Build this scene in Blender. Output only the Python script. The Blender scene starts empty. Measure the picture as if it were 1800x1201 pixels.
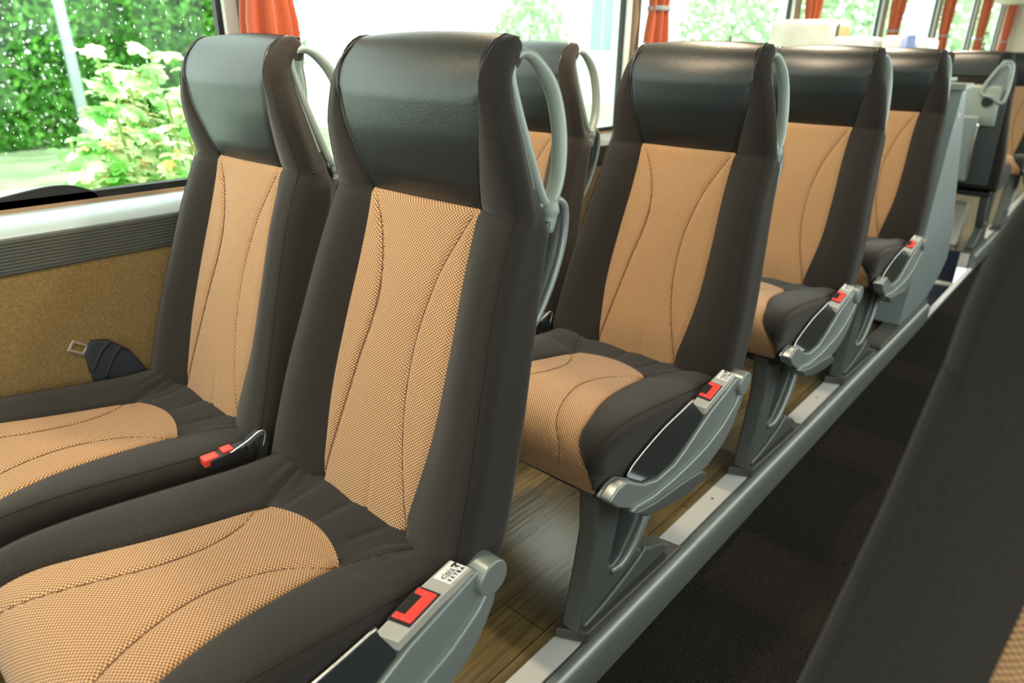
import bpy, bmesh, math, random
from mathutils import Vector, Matrix
random.seed(7)
PI = math.pi
C = bpy.context.scene.collection
sc = bpy.context.scene

# ------------------------------------------------------------------ camera
FPX, YAW, PITCH, ROLL = 1195.69, 0.722458, 0.4051366, 0.0113616
CAMLOC = Vector((0.746664, -0.500226, 1.092876))
fwd = Vector((-math.sin(YAW)*math.cos(PITCH), math.cos(YAW)*math.cos(PITCH), -math.sin(PITCH)))
rt = Vector((math.cos(YAW), math.sin(YAW), 0)); up = rt.cross(fwd)
R2 = rt*math.cos(ROLL) + up*math.sin(ROLL); U2 = -rt*math.sin(ROLL) + up*math.cos(ROLL)
cd = bpy.data.cameras.new('camera'); cam = bpy.data.objects.new('camera', cd); C.objects.link(cam)
cam.matrix_world = Matrix(((R2.x, U2.x, -fwd.x, CAMLOC.x), (R2.y, U2.y, -fwd.y, CAMLOC.y), (R2.z, U2.z, -fwd.z, CAMLOC.z), (0, 0, 0, 1)))
cd.sensor_width = 36; cd.lens = FPX/1800*36; cd.clip_start = 0.02; cd.clip_end = 400
cd.dof.use_dof = True; cd.dof.focus_distance = 1.12; cd.dof.aperture_fstop = 4.0
sc.camera = cam

# ------------------------------------------------------------------ world, daylight, exposure
W = bpy.data.worlds.new('overcast_sky'); sc.world = W; W.use_nodes = True
wn = W.node_tree.nodes; wl = W.node_tree.links
bg = wn['Background']; bg.inputs[0].default_value = (0.93, 1.0, 0.97, 1); bg.inputs[1].default_value = 3.8
sc.view_settings.view_transform = 'Standard'; sc.view_settings.look = 'None'
sc.view_settings.exposure = 0.0; sc.view_settings.gamma = 1.0; sc.view_settings.use_curve_mapping = False

def area(name, loc, rot, sx, sy, power, col):
    l = bpy.data.lights.new(name, 'AREA'); l.shape = 'RECTANGLE'; l.size = sx; l.size_y = sy; l.energy = power; l.color = col
    o = bpy.data.objects.new(name, l); C.objects.link(o); o.location = loc; o.rotation_euler = rot
    return o
# daylight through the opposite side windows, and through the windscreen at the front of the coach
area('daylight_side_windows', (1.66, 2.6, 1.28), (0, PI/2, 0), 0.75, 9.0, 26, (0.90, 1.0, 0.97))
area('daylight_windscreen', (0.45, -3.6, 1.25), (PI/2, 0, 0), 2.1, 1.1, 5, (1.0, 0.97, 0.90))
# warm reading lamps under the luggage rack above the seats, one for each row
for k in range(-1, 6):
    l = bpy.data.lights.new('reading_lamp', 'SPOT'); l.energy = 34; l.color = (1.0, 0.80, 0.56); l.spot_size = 2.1; l.spot_blend = 0.6; l.shadow_soft_size = 0.03
    o = bpy.data.objects.new('reading_lamp_light', l); C.objects.link(o); o.location = (-0.20, 0.48 + 0.78*k, 1.60); o.rotation_euler = (0.0, 0.22, 0)

# ------------------------------------------------------------------ materials
def mat(name, col=(0.5, 0.5, 0.5), rough=0.5, metal=0.0, spec=0.5, coat=0.0, sheen=0.0):
    m = bpy.data.materials.new(name); m.use_nodes = True
    b = m.node_tree.nodes['Principled BSDF']
    b.inputs['Base Color'].default_value = (*col, 1); b.inputs['Roughness'].default_value = rough
    b.inputs['Metallic'].default_value = metal; b.inputs['Specular IOR Level'].default_value = spec
    b.inputs['Coat Weight'].default_value = coat; b.inputs['Sheen Weight'].default_value = sheen
    return m
def nd(m, t, **k):
    n = m.node_tree.nodes.new(t)
    for a, v in k.items(): setattr(n, a, v)
    return n
def lk(m, a, b): m.node_tree.links.new(a, b)
def bsdf(m): return m.node_tree.nodes['Principled BSDF']
def coords(m, kind='Object', scale=(1, 1, 1), rot=(0, 0, 0)):
    tc = nd(m, 'ShaderNodeTexCoord'); mp = nd(m, 'ShaderNodeMapping')
    mp.inputs['Scale'].default_value = scale; mp.inputs['Rotation'].default_value = rot
    lk(m, tc.outputs[kind], mp.inputs['Vector']); return mp.outputs['Vector']
def noise_on(m, scale, c1, c2, detail=4, vec=None, lo=0.35, hi=0.65):
    v = vec or coords(m); n = nd(m, 'ShaderNodeTexNoise'); n.inputs['Scale'].default_value = scale; n.inputs['Detail'].default_value = detail
    lk(m, v, n.inputs['Vector']); r = nd(m, 'ShaderNodeValToRGB')
    r.color_ramp.elements[0].position = lo; r.color_ramp.elements[1].position = hi
    r.color_ramp.elements[0].color = (*c1, 1); r.color_ramp.elements[1].color = (*c2, 1)
    lk(m, n.outputs['Fac'], r.inputs['Fac']); lk(m, r.outputs['Color'], bsdf(m).inputs['Base Color'])
    return n
def bump(m, height, strength=0.3, dist=0.001):
    b = nd(m, 'ShaderNodeBump'); b.inputs['Strength'].default_value = strength; b.inputs['Distance'].default_value = dist
    lk(m, height, b.inputs['Height']); lk(m, b.outputs['Normal'], bsdf(m).inputs['Normal'])

m_fab = mat('dark_brown_fabric', rough=0.9, spec=0.2, sheen=0.15)
bsdf(m_fab).inputs['Sheen Roughness'].default_value = 0.5
n_ = noise_on(m_fab, 900, (0.010, 0.0085, 0.007), (0.027, 0.0225, 0.018), 2)
bump(m_fab, n_.outputs['Fac'], 0.35, 0.0006)

m_lea = mat('black_leather', (0.006, 0.011, 0.012), rough=0.40, spec=0.75)
v_ = coords(m_lea); vo = nd(m_lea, 'ShaderNodeTexVoronoi'); vo.inputs['Scale'].default_value = 420; lk(m_lea, v_, vo.inputs['Vector'])
nz = nd(m_lea, 'ShaderNodeTexNoise'); nz.inputs['Scale'].default_value = 22; nz.inputs['Detail'].default_value = 5; lk(m_lea, v_, nz.inputs['Vector'])
ad = nd(m_lea, 'ShaderNodeMath', operation='MULTIPLY_ADD'); ad.inputs[1].default_value = 3.0
lk(m_lea, nz.outputs['Fac'], ad.inputs[0]); lk(m_lea, vo.outputs['Distance'], ad.inputs[2]); bump(m_lea, ad.outputs[0], 0.22, 0.0008)

def weave_mat(name, lo, hi, gap, pu=0.0029, pv=0.0025):
    m = mat(name, rough=0.88, spec=0.2, sheen=0.2)
    uv = nd(m, 'ShaderNodeUVMap'); sp = nd(m, 'ShaderNodeSeparateXYZ'); lk(m, uv.outputs['UV'], sp.inputs[0])
    def sn(out, p, mul=1.0, off=None):
        a = nd(m, 'ShaderNodeMath', operation='MULTIPLY'); a.inputs[1].default_value = 2*PI/p; lk(m, out, a.inputs[0])
        s = nd(m, 'ShaderNodeMath', operation='SINE'); lk(m, a.outputs[0], s.inputs[0]); return s.outputs[0]
    sm = nd(m, 'ShaderNodeMath', operation='MULTIPLY'); lk(m, sn(sp.outputs['X'], pu*2), sm.inputs[0]); lk(m, sn(sp.outputs['Y'], pv*2), sm.inputs[1])
    ab = nd(m, 'ShaderNodeMath', operation='MULTIPLY_ADD'); ab.inputs[1].default_value = 0.5; ab.inputs[2].default_value = 0.5; lk(m, sm.outputs[0], ab.inputs[0])
    r = nd(m, 'ShaderNodeValToRGB'); e = r.color_ramp.elements
    e[0].position = 0.22; e[0].color = (*gap, 1); e[1].position = 0.85; e[1].color = (*hi, 1)
    k = r.color_ramp.elements.new(0.5); k.color = (*lo, 1)
    lk(m, ab.outputs[0], r.inputs['Fac']); lk(m, r.outputs['Color'], bsdf(m).inputs['Base Color'])
    bump(m, ab.outputs[0], 0.5, 0.0012)
    return m
m_weave = weave_mat('orange_woven_fabric', (0.36, 0.192, 0.088), (0.65, 0.42, 0.22), (0.11, 0.045, 0.018))

m_sil = mat('silver_grey_plastic', (0.23, 0.27, 0.255), 0.34, 0.35)
m_sil2 = mat('pale_green_grey_plastic', (0.26, 0.31, 0.275), 0.42, 0.1)
m_drk = mat('dark_grey_plastic', (0.075, 0.085, 0.083), 0.4)
m_blk = mat('black_plastic', (0.008, 0.008, 0.009), 0.45)
m_inl = mat('gloss_grey_inlay', (0.022, 0.026, 0.028), 0.18, 0.0, 0.6)
m_plate = mat('champagne_plastic', (0.42, 0.405, 0.355), 0.38, 0.15)
m_red = mat('red_plastic', (0.75, 0.055, 0.04), 0.35)
m_chrome = mat('bright_metal', (0.72, 0.72, 0.70), 0.25, 0.9)
m_pip = mat('black_piping', (0.008, 0.009, 0.010), 0.3, 0, 0.6)
m_thr = mat('brown_thread', (0.085, 0.036, 0.015), 0.9)
m_thr2 = mat('dark_thread', (0.016, 0.013, 0.011), 0.9)
m_label = mat('white_label', (0.74, 0.75, 0.72), 0.4)
m_ink = mat('black_ink', (0.01, 0.01, 0.01), 0.5)
m_web = mat('black_webbing', (0.014, 0.018, 0.026), 0.75)
v_ = coords(m_web, scale=(1, 1, 1)); wv = nd(m_web, 'ShaderNodeTexWave'); wv.inputs['Scale'].default_value = 120; lk(m_web, v_, wv.inputs['Vector']); bump(m_web, wv.outputs['Fac'], 0.4, 0.0008)
m_rail = mat('brushed_aluminium', (0.78, 0.77, 0.72), 0.34, 0.2)
m_kerb = mat('satin_aluminium', (0.24, 0.265, 0.25), 0.36, 0.5)
m_ledge = mat('silver_ledge', (0.44, 0.53, 0.55), 0.26, 0.45)
m_rib = mat('ribbed_grey_strip', (0.060, 0.066, 0.055), 0.55)
m_rub = mat('black_rubber', (0.006, 0.008, 0.009), 0.5)
m_white = mat('white_plastic', (0.72, 0.78, 0.72), 0.5)
m_tan = mat('tan_lining', (0.26, 0.18, 0.11), 0.8)
m_cream = mat('cream_ceiling', (0.56, 0.48, 0.37), 0.7)
m_ped = mat('grey_cast_pedestal', (0.115, 0.128, 0.122), 0.42, 0.3)
m_pedb = mat('dark_grey_foot', (0.085, 0.085, 0.076), 0.45, 0.2)
m_partn = mat('blue_grey_laminate', (0.22, 0.275, 0.272), 0.35)
m_navy = mat('navy_step', (0.016, 0.02, 0.042), 0.45)
m_edge = mat('white_step_edge', (0.82, 0.84, 0.84), 0.3)

m_felt = mat('mustard_felt', rough=0.95, spec=0.1, sheen=0.3)
n_ = noise_on(m_felt, 260, (0.135, 0.090, 0.033), (0.195, 0.134, 0.053), 6); bump(m_felt, n_.outputs['Fac'], 0.4, 0.001)

m_cur = mat('orange_curtain', rough=0.8, sheen=0.4)
noise_on(m_cur, 200, (0.36, 0.058, 0.010), (0.41, 0.070, 0.013), 3)
m_tie = mat('grey_tieback', (0.25, 0.27, 0.28), 0.7)

m_wood = mat('wood_vinyl_floor', rough=0.25, spec=0.9)
v_ = coords(m_wood, rot=(0, 0, PI/2))
br = nd(m_wood, 'ShaderNodeTexBrick'); br.inputs['Scale'].default_value = 1.0; br.inputs['Brick Width'].default_value = 0.9; br.inputs['Row Height'].default_value = 0.11
br.inputs['Mortar Size'].default_value = 0.0012; br.offset = 0.37
br.inputs['Color1'].default_value = (0.215, 0.150, 0.058, 1); br.inputs['Color2'].default_value = (0.140, 0.100, 0.046, 1); br.inputs['Mortar'].default_value = (0.03, 0.02, 0.012, 1)
lk(m_wood, v_, br.inputs['Vector'])
v2 = coords(m_wood, scale=(30, 1.6, 1)); ng = nd(m_wood, 'ShaderNodeTexNoise'); ng.inputs['Scale'].default_value = 3.0; ng.inputs['Detail'].default_value = 8; lk(m_wood, v2, ng.inputs['Vector'])
gr = nd(m_wood, 'ShaderNodeValToRGB'); gr.color_ramp.elements[0].position = 0.32; gr.color_ramp.elements[0].color = (0.45, 0.45, 0.45, 1); gr.color_ramp.elements[1].position = 0.68; gr.color_ramp.elements[1].color = (1.2, 1.2, 1.15, 1)
lk(m_wood, ng.outputs['Fac'], gr.inputs['Fac'])
mx = nd(m_wood, 'ShaderNodeMix', data_type='RGBA', blend_type='MULTIPLY'); mx.inputs['Factor'].default_value = 0.8
lk(m_wood, br.outputs['Color'], mx.inputs['A']); lk(m_wood, gr.outputs['Color'], mx.inputs['B']); lk(m_wood, mx.outputs['Result'], bsdf(m_wood).inputs['Base Color'])
bump(m_wood, ng.outputs['Fac'], 0.5, 0.0012)

m_carpet = mat('charcoal_carpet', rough=1.0, spec=0.05)
n_ = noise_on(m_carpet, 420, (0.003, 0.003, 0.003), (0.036, 0.031, 0.026), 3)
v_ = coords(m_carpet); wv = nd(m_carpet, 'ShaderNodeTexWave'); wv.inputs['Scale'].default_value = 75; wv.bands_direction = 'X'; wv.inputs['Distortion'].default_value = 1.2; wv.inputs['Detail Scale'].default_value = 9
lk(m_carpet, v_, wv.inputs['Vector']); bump(m_carpet, wv.outputs['Fac'], 0.5, 0.0015)

m_glass = bpy.data.materials.new('window_glass'); m_glass.use_nodes = True
nt = m_glass.node_tree; nt.nodes.clear()
o_ = nt.nodes.new('ShaderNodeOutputMaterial'); t_ = nt.nodes.new('ShaderNodeBsdfTransparent'); g_ = nt.nodes.new('ShaderNodeBsdfGlossy'); x_ = nt.nodes.new('ShaderNodeMixShader')
t_.inputs[0].default_value = (0.93, 0.98, 0.95, 1); g_.inputs['Roughness'].default_value = 0.03; x_.inputs[0].default_value = 0.012
nt.links.new(t_.outputs[0], x_.inputs[1]); nt.links.new(g_.outputs[0], x_.inputs[2]); nt.links.new(x_.outputs[0], o_.inputs[0])
m_drop = mat('rain_drop', (1, 1, 1), 0.02); bsdf(m_drop).inputs['Transmission Weight'].default_value = 1.0; bsdf(m_drop).inputs['IOR'].default_value = 1.33

m_hedge = mat('hedge_leaves', rough=0.6); noise_on(m_hedge, 2.2, (0.04, 0.18, 0.02), (0.20, 0.58, 0.08), 6)
m_tree = mat('light_green_leaves', rough=0.6); noise_on(m_tree, 1.5, (0.30, 0.46, 0.24), (0.58, 0.72, 0.48), 5)
m_bush = mat('pale_shrub_leaves', rough=0.5); noise_on(m_bush, 9, (0.20, 0.62, 0.10), (0.92, 0.95, 0.62), 3, lo=0.42, hi=0.56)
m_tip = mat('yellow_orange_leaf_tips', (0.95, 0.66, 0.30), 0.5)
m_stem = mat('green_stem', (0.35, 0.5, 0.15), 0.6)
m_trunk = mat('tree_bark', (0.10, 0.07, 0.045), 0.9)
m_pole = mat('galvanised_pole', (0.52, 0.60, 0.66), 0.5, 0.2)
m_road = mat('pale_asphalt', rough=0.9); noise_on(m_road, 0.35, (0.50, 0.60, 0.44), (0.68, 0.74, 0.60), 5)
m_grass = mat('mown_grass', rough=0.9); noise_on(m_grass, 1.4, (0.25, 0.36, 0.18), (0.42, 0.52, 0.30), 5)
m_bldg = mat('white_render', (0.75, 0.78, 0.76), 0.8)
m_pane = mat('blue_grey_window', (0.20, 0.28, 0.30), 0.2)
m_box = mat('cream_cloth', rough=0.8); noise_on(m_box, 7, (0.50, 0.48, 0.42), (0.66, 0.64, 0.57), 3)
m_boxb = mat('shaded_box_side', (0.55, 0.32, 0.15), 0.8)  # brown tone holds the shade on the side of the cream box
m_bag = mat('white_film', (0.80, 0.83, 0.82), 0.3); m_blue = mat('blue_film', (0.28, 0.36, 0.66), 0.4); m_green = mat('green_bottle', (0.15, 0.55, 0.10), 0.3)

# ------------------------------------------------------------------ helpers
def link(name, verts, faces, material, parent=None, smooth=True, uvs=None, angle=None):
    me = bpy.data.meshes.new(name); me.from_pydata([tuple(v) for v in verts], [], faces); me.validate(); me.update()
    if uvs:
        ul = me.uv_layers.new(name='UVMap')
        for lp in me.loops: ul.data[lp.index].uv = uvs[lp.vertex_index]
    if smooth:
        for p in me.polygons: p.use_smooth = True
        if angle: me.set_sharp_from_angle(angle=angle)
    if material: me.materials.append(material)
    o = bpy.data.objects.new(name, me); C.objects.link(o)
    if parent: o.parent = parent
    return o
def root(name, loc=(0, 0, 0), rz=0):
    o = bpy.data.objects.new(name, None); C.objects.link(o); o.location = loc; o.rotation_euler = (0, 0, rz); o.empty_display_size = 0.1
    return o
def tag(o, label, cat, group=None, kind=None):
    o['label'] = label; o['category'] = cat
    if group: o['group'] = group
    if kind: o['kind'] = kind
    return o
def struct(o):
    o['kind'] = 'structure'; return o
def children(o): return [c for c in bpy.data.objects if c.parent == o]
def copy_tree(o, parent=None):
    c = o.copy(); C.objects.link(c)
    if parent: c.parent = parent
    for ch in children(o): copy_tree(ch, c)
    return c
class MB:
    def __init__(s): s.v = []; s.f = []
    def add(s, v, f):
        n = len(s.v); s.v += [Vector(a) for a in v]; s.f += [tuple(i+n for i in q) for q in f]; return s
    def box(s, x0, x1, y0, y1, z0, z1):
        return s.add([(x0,y0,z0),(x1,y0,z0),(x1,y1,z0),(x0,y1,z0),(x0,y0,z1),(x1,y0,z1),(x1,y1,z1),(x0,y1,z1)],
                     [(3,2,1,0),(4,5,6,7),(0,1,5,4),(1,2,6,5),(2,3,7,6),(3,0,4,7)])
    def tube(s, pts, r, n=8, closed=False, flat=None):
        pts = [Vector(p) for p in pts]; N = len(pts); rs = r if isinstance(r, (list, tuple)) else [r]*N
        ring = []; u = None
        for i, p in enumerate(pts):
            a = pts[(i-1) % N] if (closed or i > 0) else p; b = pts[(i+1) % N] if (closed or i < N-1) else p
            t = (b-a).normalized()
            if u is None:
                u = t.orthogonal().normalized() if flat is None else Vector(flat) - t*t.dot(Vector(flat)); u.normalize()
            else:
                if flat is not None: u = Vector(flat)
                u = (u - t*t.dot(u)); u.normalize()
            w = t.cross(u)
            rr = rs[i]; ra, rb = rr if isinstance(rr, (list, tuple)) else (rr, rr)
            ring.append([p + u*math.cos(2*PI*k/n)*ra + w*math.sin(2*PI*k/n)*rb for k in range(n)])
        base = len(s.v)
        for q in ring: s.v += q
        M = N if closed else N-1
        for i in range(M):
            j = (i+1) % N
            for k in range(n):
                k2 = (k+1) % n; s.f.append((base+i*n+k, base+i*n+k2, base+j*n+k2, base+j*n+k))
        if not closed:
            s.f.append(tuple(base+k for k in reversed(range(n)))); s.f.append(tuple(base+(N-1)*n+k for k in range(n)))
        return s
    def prism(s, poly, x0, x1, holes=None):
        # poly: list of (y,z); extruded along x
        n = len(poly); return s.add([(x0, y, z) for y, z in poly] + [(x1, y, z) for y, z in poly],
            [tuple(range(n)), tuple(reversed(range(n, 2*n)))] + [(i, i+n, (i+1) % n + n, (i+1) % n) for i in range(n)])
    def ball(s, c, rx, ry, rz, n=12, m=8):
        v = [(c[0], c[1], c[2]-rz)]
        for i in range(1, m):
            a = -PI/2 + PI*i/m
            for k in range(n): b = 2*PI*k/n; v.append((c[0]+rx*math.cos(a)*math.cos(b), c[1]+ry*math.cos(a)*math.sin(b), c[2]+rz*math.sin(a)))
        v.append((c[0], c[1], c[2]+rz)); f = [(0, 1+(k+1) % n, 1+k) for k in range(n)]
        for i in range(m-2):
            for k in range(n): f.append((1+i*n+k, 1+i*n+(k+1) % n, 1+(i+1)*n+(k+1) % n, 1+(i+1)*n+k))
        L = len(v)-1; f += [(L, 1+(m-2)*n+k, 1+(m-2)*n+(k+1) % n) for k in range(n)]
        return s.add(v, f)
    def cyl(s, a, b, r, n=20, r2=None): return s.tube([a, b], [r, r2 or r], n)
    def build(s, name, material, parent=None, smooth=True, angle=0.6, bevel=0, seg=3):
        o = link(name, s.v, s.f, material, parent, smooth, angle=angle)
        bm = bmesh.new(); bm.from_mesh(o.data); bmesh.ops.recalc_face_normals(bm, faces=bm.faces); bm.to_mesh(o.data); bm.free()
        if bevel:
            if smooth:
                for e in o.data.edges: e.use_edge_sharp = False
            md = o.modifiers.new('Bevel', 'BEVEL'); md.width = bevel; md.segments = seg; md.limit_method = 'ANGLE'; md.angle_limit = 0.5; md.harden_normals = False
            wn_ = o.modifiers.new('WeightedNormal', 'WEIGHTED_NORMAL'); wn_.keep_sharp = True
        return o
def interp(tab, x, col):
    # smooth (Catmull-Rom) lookup in a table of rows sorted by their first entry
    if x <= tab[0][0]: return tab[0][col]
    if x >= tab[-1][0]: return tab[-1][col]
    for i in range(len(tab)-1):
        if tab[i][0] <= x <= tab[i+1][0]:
            x0, x1 = tab[i][0], tab[i+1][0]; p0 = tab[i][col]; p1 = tab[i+1][col]; h = x1-x0; t = (x-x0)/h
            m0 = (p1 - tab[i-1][col])/(x1 - tab[i-1][0])*h if i > 0 else p1-p0
            m1 = (tab[i+2][col]-p0)/(tab[i+2][0]-x0)*h if i < len(tab)-2 else p1-p0
            return (2*t**3-3*t*t+1)*p0 + (t**3-2*t*t+t)*m0 + (-2*t**3+3*t*t)*p1 + (t**3-t*t)*m1
def spline(pts, n=8):
    pts = [Vector(p) for p in pts]; out = []
    for i in range(len(pts)-1):
        p0 = pts[max(i-1, 0)]; p1 = pts[i]; p2 = pts[i+1]; p3 = pts[min(i+2, len(pts)-1)]
        for k in range(n):
            t = k/n; out.append(0.5*((2*p1) + (p2-p0)*t + (2*p0-5*p1+4*p2-p3)*t*t + (3*p1-p0-3*p2+p3)*t**3))
    out.append(pts[-1]); return out
def cspline(pts, n=6):
    pts = [Vector(p) for p in pts]; out = []; N = len(pts)
    for i in range(N):
        p0, p1, p2, p3 = pts[i-1], pts[i], pts[(i+1) % N], pts[(i+2) % N]
        for k in range(n):
            t = k/n; out.append(0.5*((2*p1) + (p2-p0)*t + (2*p0-5*p1+4*p2-p3)*t*t + (3*p1-p0-3*p2+p3)*t**3))
    return out
def split_grid(P, UV, closed, region, mats, parent, fillends=None):
    # P[i][j]: rows of points; one mesh per region of quads
    R = len(P); M = len(P[0]); buckets = {}
    for i in range(R-1):
        for j in range(M if closed else M-1):
            buckets.setdefault(region(i, j), []).append((i, j))
    out = {}
    for nm, cells in buckets.items():
        idx = {}; vs = []; us = []; fs = []
        def g(i, j):
            j %= M
            if (i, j) not in idx: idx[(i, j)] = len(vs); vs.append(P[i][j]); us.append(UV[i][j])
            return idx[(i, j)]
        for i, j in cells: fs.append((g(i, j), g(i, j+1), g(i+1, j+1), g(i+1, j)))
        if fillends and nm == fillends: fs.append(tuple(g(0, j) for j in reversed(range(M))))
        out[nm] = link(nm.split('|')[0], vs, fs, mats[nm], parent, True, us)
    return out

# ------------------------------------------------------------------ seat backrest
#        z     yf     yb     w      b     bulge
BT = [(0.400,-0.022,0.060,0.232,0.100,0.020),
      (0.458, 0.000,0.083,0.236,0.103,0.026),
      (0.585, 0.043,0.122,0.230,0.119,0.030),
      (0.700, 0.082,0.158,0.217,0.118,0.030),
      (0.800, 0.116,0.188,0.206,0.113,0.028),
      (0.872, 0.140,0.207,0.201,0.113,0.020),
      (0.900, 0.146,0.212,0.199,0.116,0.014),
      (0.940, 0.135,0.216,0.196,0.125,0.010),
      (0.985, 0.124,0.217,0.190,0.136,0.007),
      (1.010, 0.121,0.217,0.184,0.140,0.005),
      (1.035, 0.119,0.217,0.175,0.142,0.003)]
SEAM_Z = 0.896
SL = [(0.44,-0.103),(0.46,-0.101),(0.54,-0.089),(0.60,-0.079),(0.655,-0.070),(0.712,-0.058),(0.763,-0.055),(0.811,-0.064),(0.855,-0.083),(0.893,-0.108)]
SR = [(0.44,0.106),(0.46,0.100),(0.54,0.069),(0.60,0.053),(0.655,0.046),(0.712,0.046),(0.763,0.054),(0.811,0.067),(0.855,0.088),(0.893,0.108)]
NC = 56
def back_center(z, x, b, yf):
    y = yf
    if z < SEAM_Z:
        xl = interp(SL, z, 1); xr = interp(SR, z, 1)
        for xs in (xl, xr): y += 0.0045*math.exp(-((x-xs)/0.0045)**2)
        if xl < x < xr: y -= 0.004*math.sin(PI*(x-xl)/(xr-xl))
        else: y -= 0.003
        y += 0.004*math.exp(-((x-0.012-(0.5-z)*0.1)/0.005)**2)*max(0, min(1, (0.53-z)/0.06))
        y += 0.004*math.exp(-((SEAM_Z-z)/0.006)**2)
    else:
        y -= 0.010*(1-(x/b)**2)*min(1, (z-SEAM_Z)/0.03)
        y += 0.004*math.exp(-((z-SEAM_Z)/0.006)**2)
    y += 0.006*math.exp(-((b-abs(x))/0.006)**2)*0.5
    return y
def make_backrest(parent):
    rows = []; zs = []
    n1 = 104
    for i in range(n1+1): zs.append((0.400 + (1.035-0.400)*i/n1, None))
    # put one row exactly on the cross seam
    k = min(range(len(zs)), key=lambda q: abs(zs[q][0]-SEAM_Z)); zs[k] = (SEAM_Z, None); seam_row = k
    for i in range(1, 19): zs.append((None, PI/2*i/18))
    P = []; UV = []; arc = 0; prev = None
    for z, ph in zs:
        if ph is None:
            yf, yb, w, b, bl = [interp(BT, z, c) for c in (1, 2, 3, 4, 5)]; zz = z; zc = z
        else:
            c, s = math.cos(ph), math.sin(ph)
            zz = 1.035 + 0.074*s; zc = 1.04
            yf = 0.119 + 0.058*(1-c); yb = 0.217 - 0.0375*(1-c); w = 0.175 - 0.018*s - 0.008*(1-c); b = 0.142 - 0.004*(1-c); bl = 0.003*c
        t = max(yb-yf, 0.0005); r = min(0.026, t*0.45)
        ring = []; uvs = []
        if prev is not None: arc += math.hypot(yf-prev[0], zz-prev[1])
        prev = (yf, zz)
        crown = 0.006*(1-math.cos(ph)) if ph else 0.0
        def pt(x, y):
            zt = zz + (crown*(1-(x/w)**2) if ph else 0)
            ring.append(Vector((x, y, zt))); uvs.append((x, arc))
        dome = 0 if ph is None else math.sin(ph)
        for j in range(NC+1):
            x = -b + 2*b*j/NC
            y = back_center(zc, x, b, yf) if ph is None else yf - 0.010*(1-(x/b)**2)*(1-dome)
            pt(x, min(y, yb-0.0002))
        seamg = 0.0045*math.exp(-((zc-SEAM_Z)/0.006)**2)
        def side(sg):
            pts = []
            for j in range(1, 9):
                q = j/8; x = b + (w-r-b)*q; pts.append((x, yf - bl*math.sin(PI*0.62*q) + seamg))
            ye = yf - bl*math.sin(PI*0.62) + seamg; rf = min(r, (yb-ye)*0.45)
            for j in range(1, 7):
                a = PI/2*j/6; pts.append((w-r+r*math.sin(a), ye+rf-rf*math.cos(a)))
            for j in range(1, 5): q = j/5; pts.append((w, ye+rf+(yb-r-ye-rf)*q))
            for j in range(0, 5):
                a = PI/2*j/5; pts.append((w-r+r*math.cos(a), yb-r+r*math.sin(a)))
            # hollow behind the side wings that leaves room for the grab handle
            def sst(a, b, v): v = max(0, min(1, (v-a)/(b-a))); return v*v*(3-2*v)
            kn = sst(0.865, 0.925, zz)*(1-sst(1.056, 1.104, zz))
            if kn > 0:
                ys = interp([(0.86,0.212),(0.92,0.198),(0.98,0.183),(1.03,0.171),(1.09,0.168)], zz, 1); ys = min(ys, yb-0.004)
                xs_ = min(w-0.004, 0.150+(1.09-zz)*0.12)
                alt = pts[:14]
                x0, y0 = alt[-1]
                for j in range(1, 5): q = j/5; alt.append((x0+(xs_-x0)*q, y0+(ys-y0)*q))
                for j in range(0, 5): q = j/4; alt.append((xs_+(0.112-xs_)*q, ys+(yb-ys)*q**0.8))
                pts = [(a[0]+(c_[0]-a[0])*kn, a[1]+(c_[1]-a[1])*kn) for a, c_ in zip(pts, alt)]
            return pts
        sd = side(1)
        for x, y in sd: pt(x, y)
        xe = sd[-1][0]
        for j in range(1, 12): x = xe*(1-2*j/12); pt(x, yb)
        for x, y in reversed(sd): pt(-x, y)
        P.append(ring); UV.append(uvs)
    M = len(P[0])
    nr0 = next(i for i, q in enumerate(P) if q[0].z > 0.925); nr1 = next(i for i, q in enumerate(P) if q[0].z > 1.068)
    def region(i, j):
        if j < NC:
            if i < seam_row: return 'woven_panel'
            return 'leather_headrest'
        if nr0 <= i < nr1 and (NC+18 <= j < NC+22 or M-23 <= j < M-19): return 'grip_wall' if j < NC+100 and j < M-23 else 'grip_wall|2'
        return 'side_cover'
    o = split_grid(P, UV, True, region, {'woven_panel': m_weave, 'leather_headrest': m_lea, 'side_cover': m_fab, 'grip_wall': m_sil2, 'grip_wall|2': m_sil2}, parent, 'side_cover')
    backr = o['side_cover']
    # leather carries on over the top and a little down the rear
    mb = MB(); v = []; n = 14
    lr = []
    for i in range(9):
        z = 1.106 - 0.0*i; a = i/8
        yy = 0.180 + 0.041*math.sin(a*PI/2); zz = 1.1095 - 0.115*a**2
        hw = 0.132 - 0.030*min(1, a*2.5)
        lr.append([(-hw+2*hw*k/20, yy+0.001, zz + 0.006*(1-((-hw+2*hw*k/20)/0.145)**2)*(1-a)) for k in range(21)])
    mb.add([p for q in lr for p in q], [(i*21+k, i*21+k+1, (i+1)*21+k+1, (i+1)*21+k) for i in range(8) for k in range(20)])
    mb.build('leather_rear_flap', m_lea, parent, angle=None)
    # piping round the leather, cross seam, stitched seams
    for sg in (-1, 1):
        jj = 0 if sg < 0 else NC
        pth = [P[i][jj] + Vector((0, -0.0008, 0)) for i in range(seam_row, len(P))]
        pth = pth[::2] + [Vector((sg*0.138, 0.196, 1.1065))]
        MB().tube(pth, 0.0025, 8).build('piping', m_pip, parent, angle=None)
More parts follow.
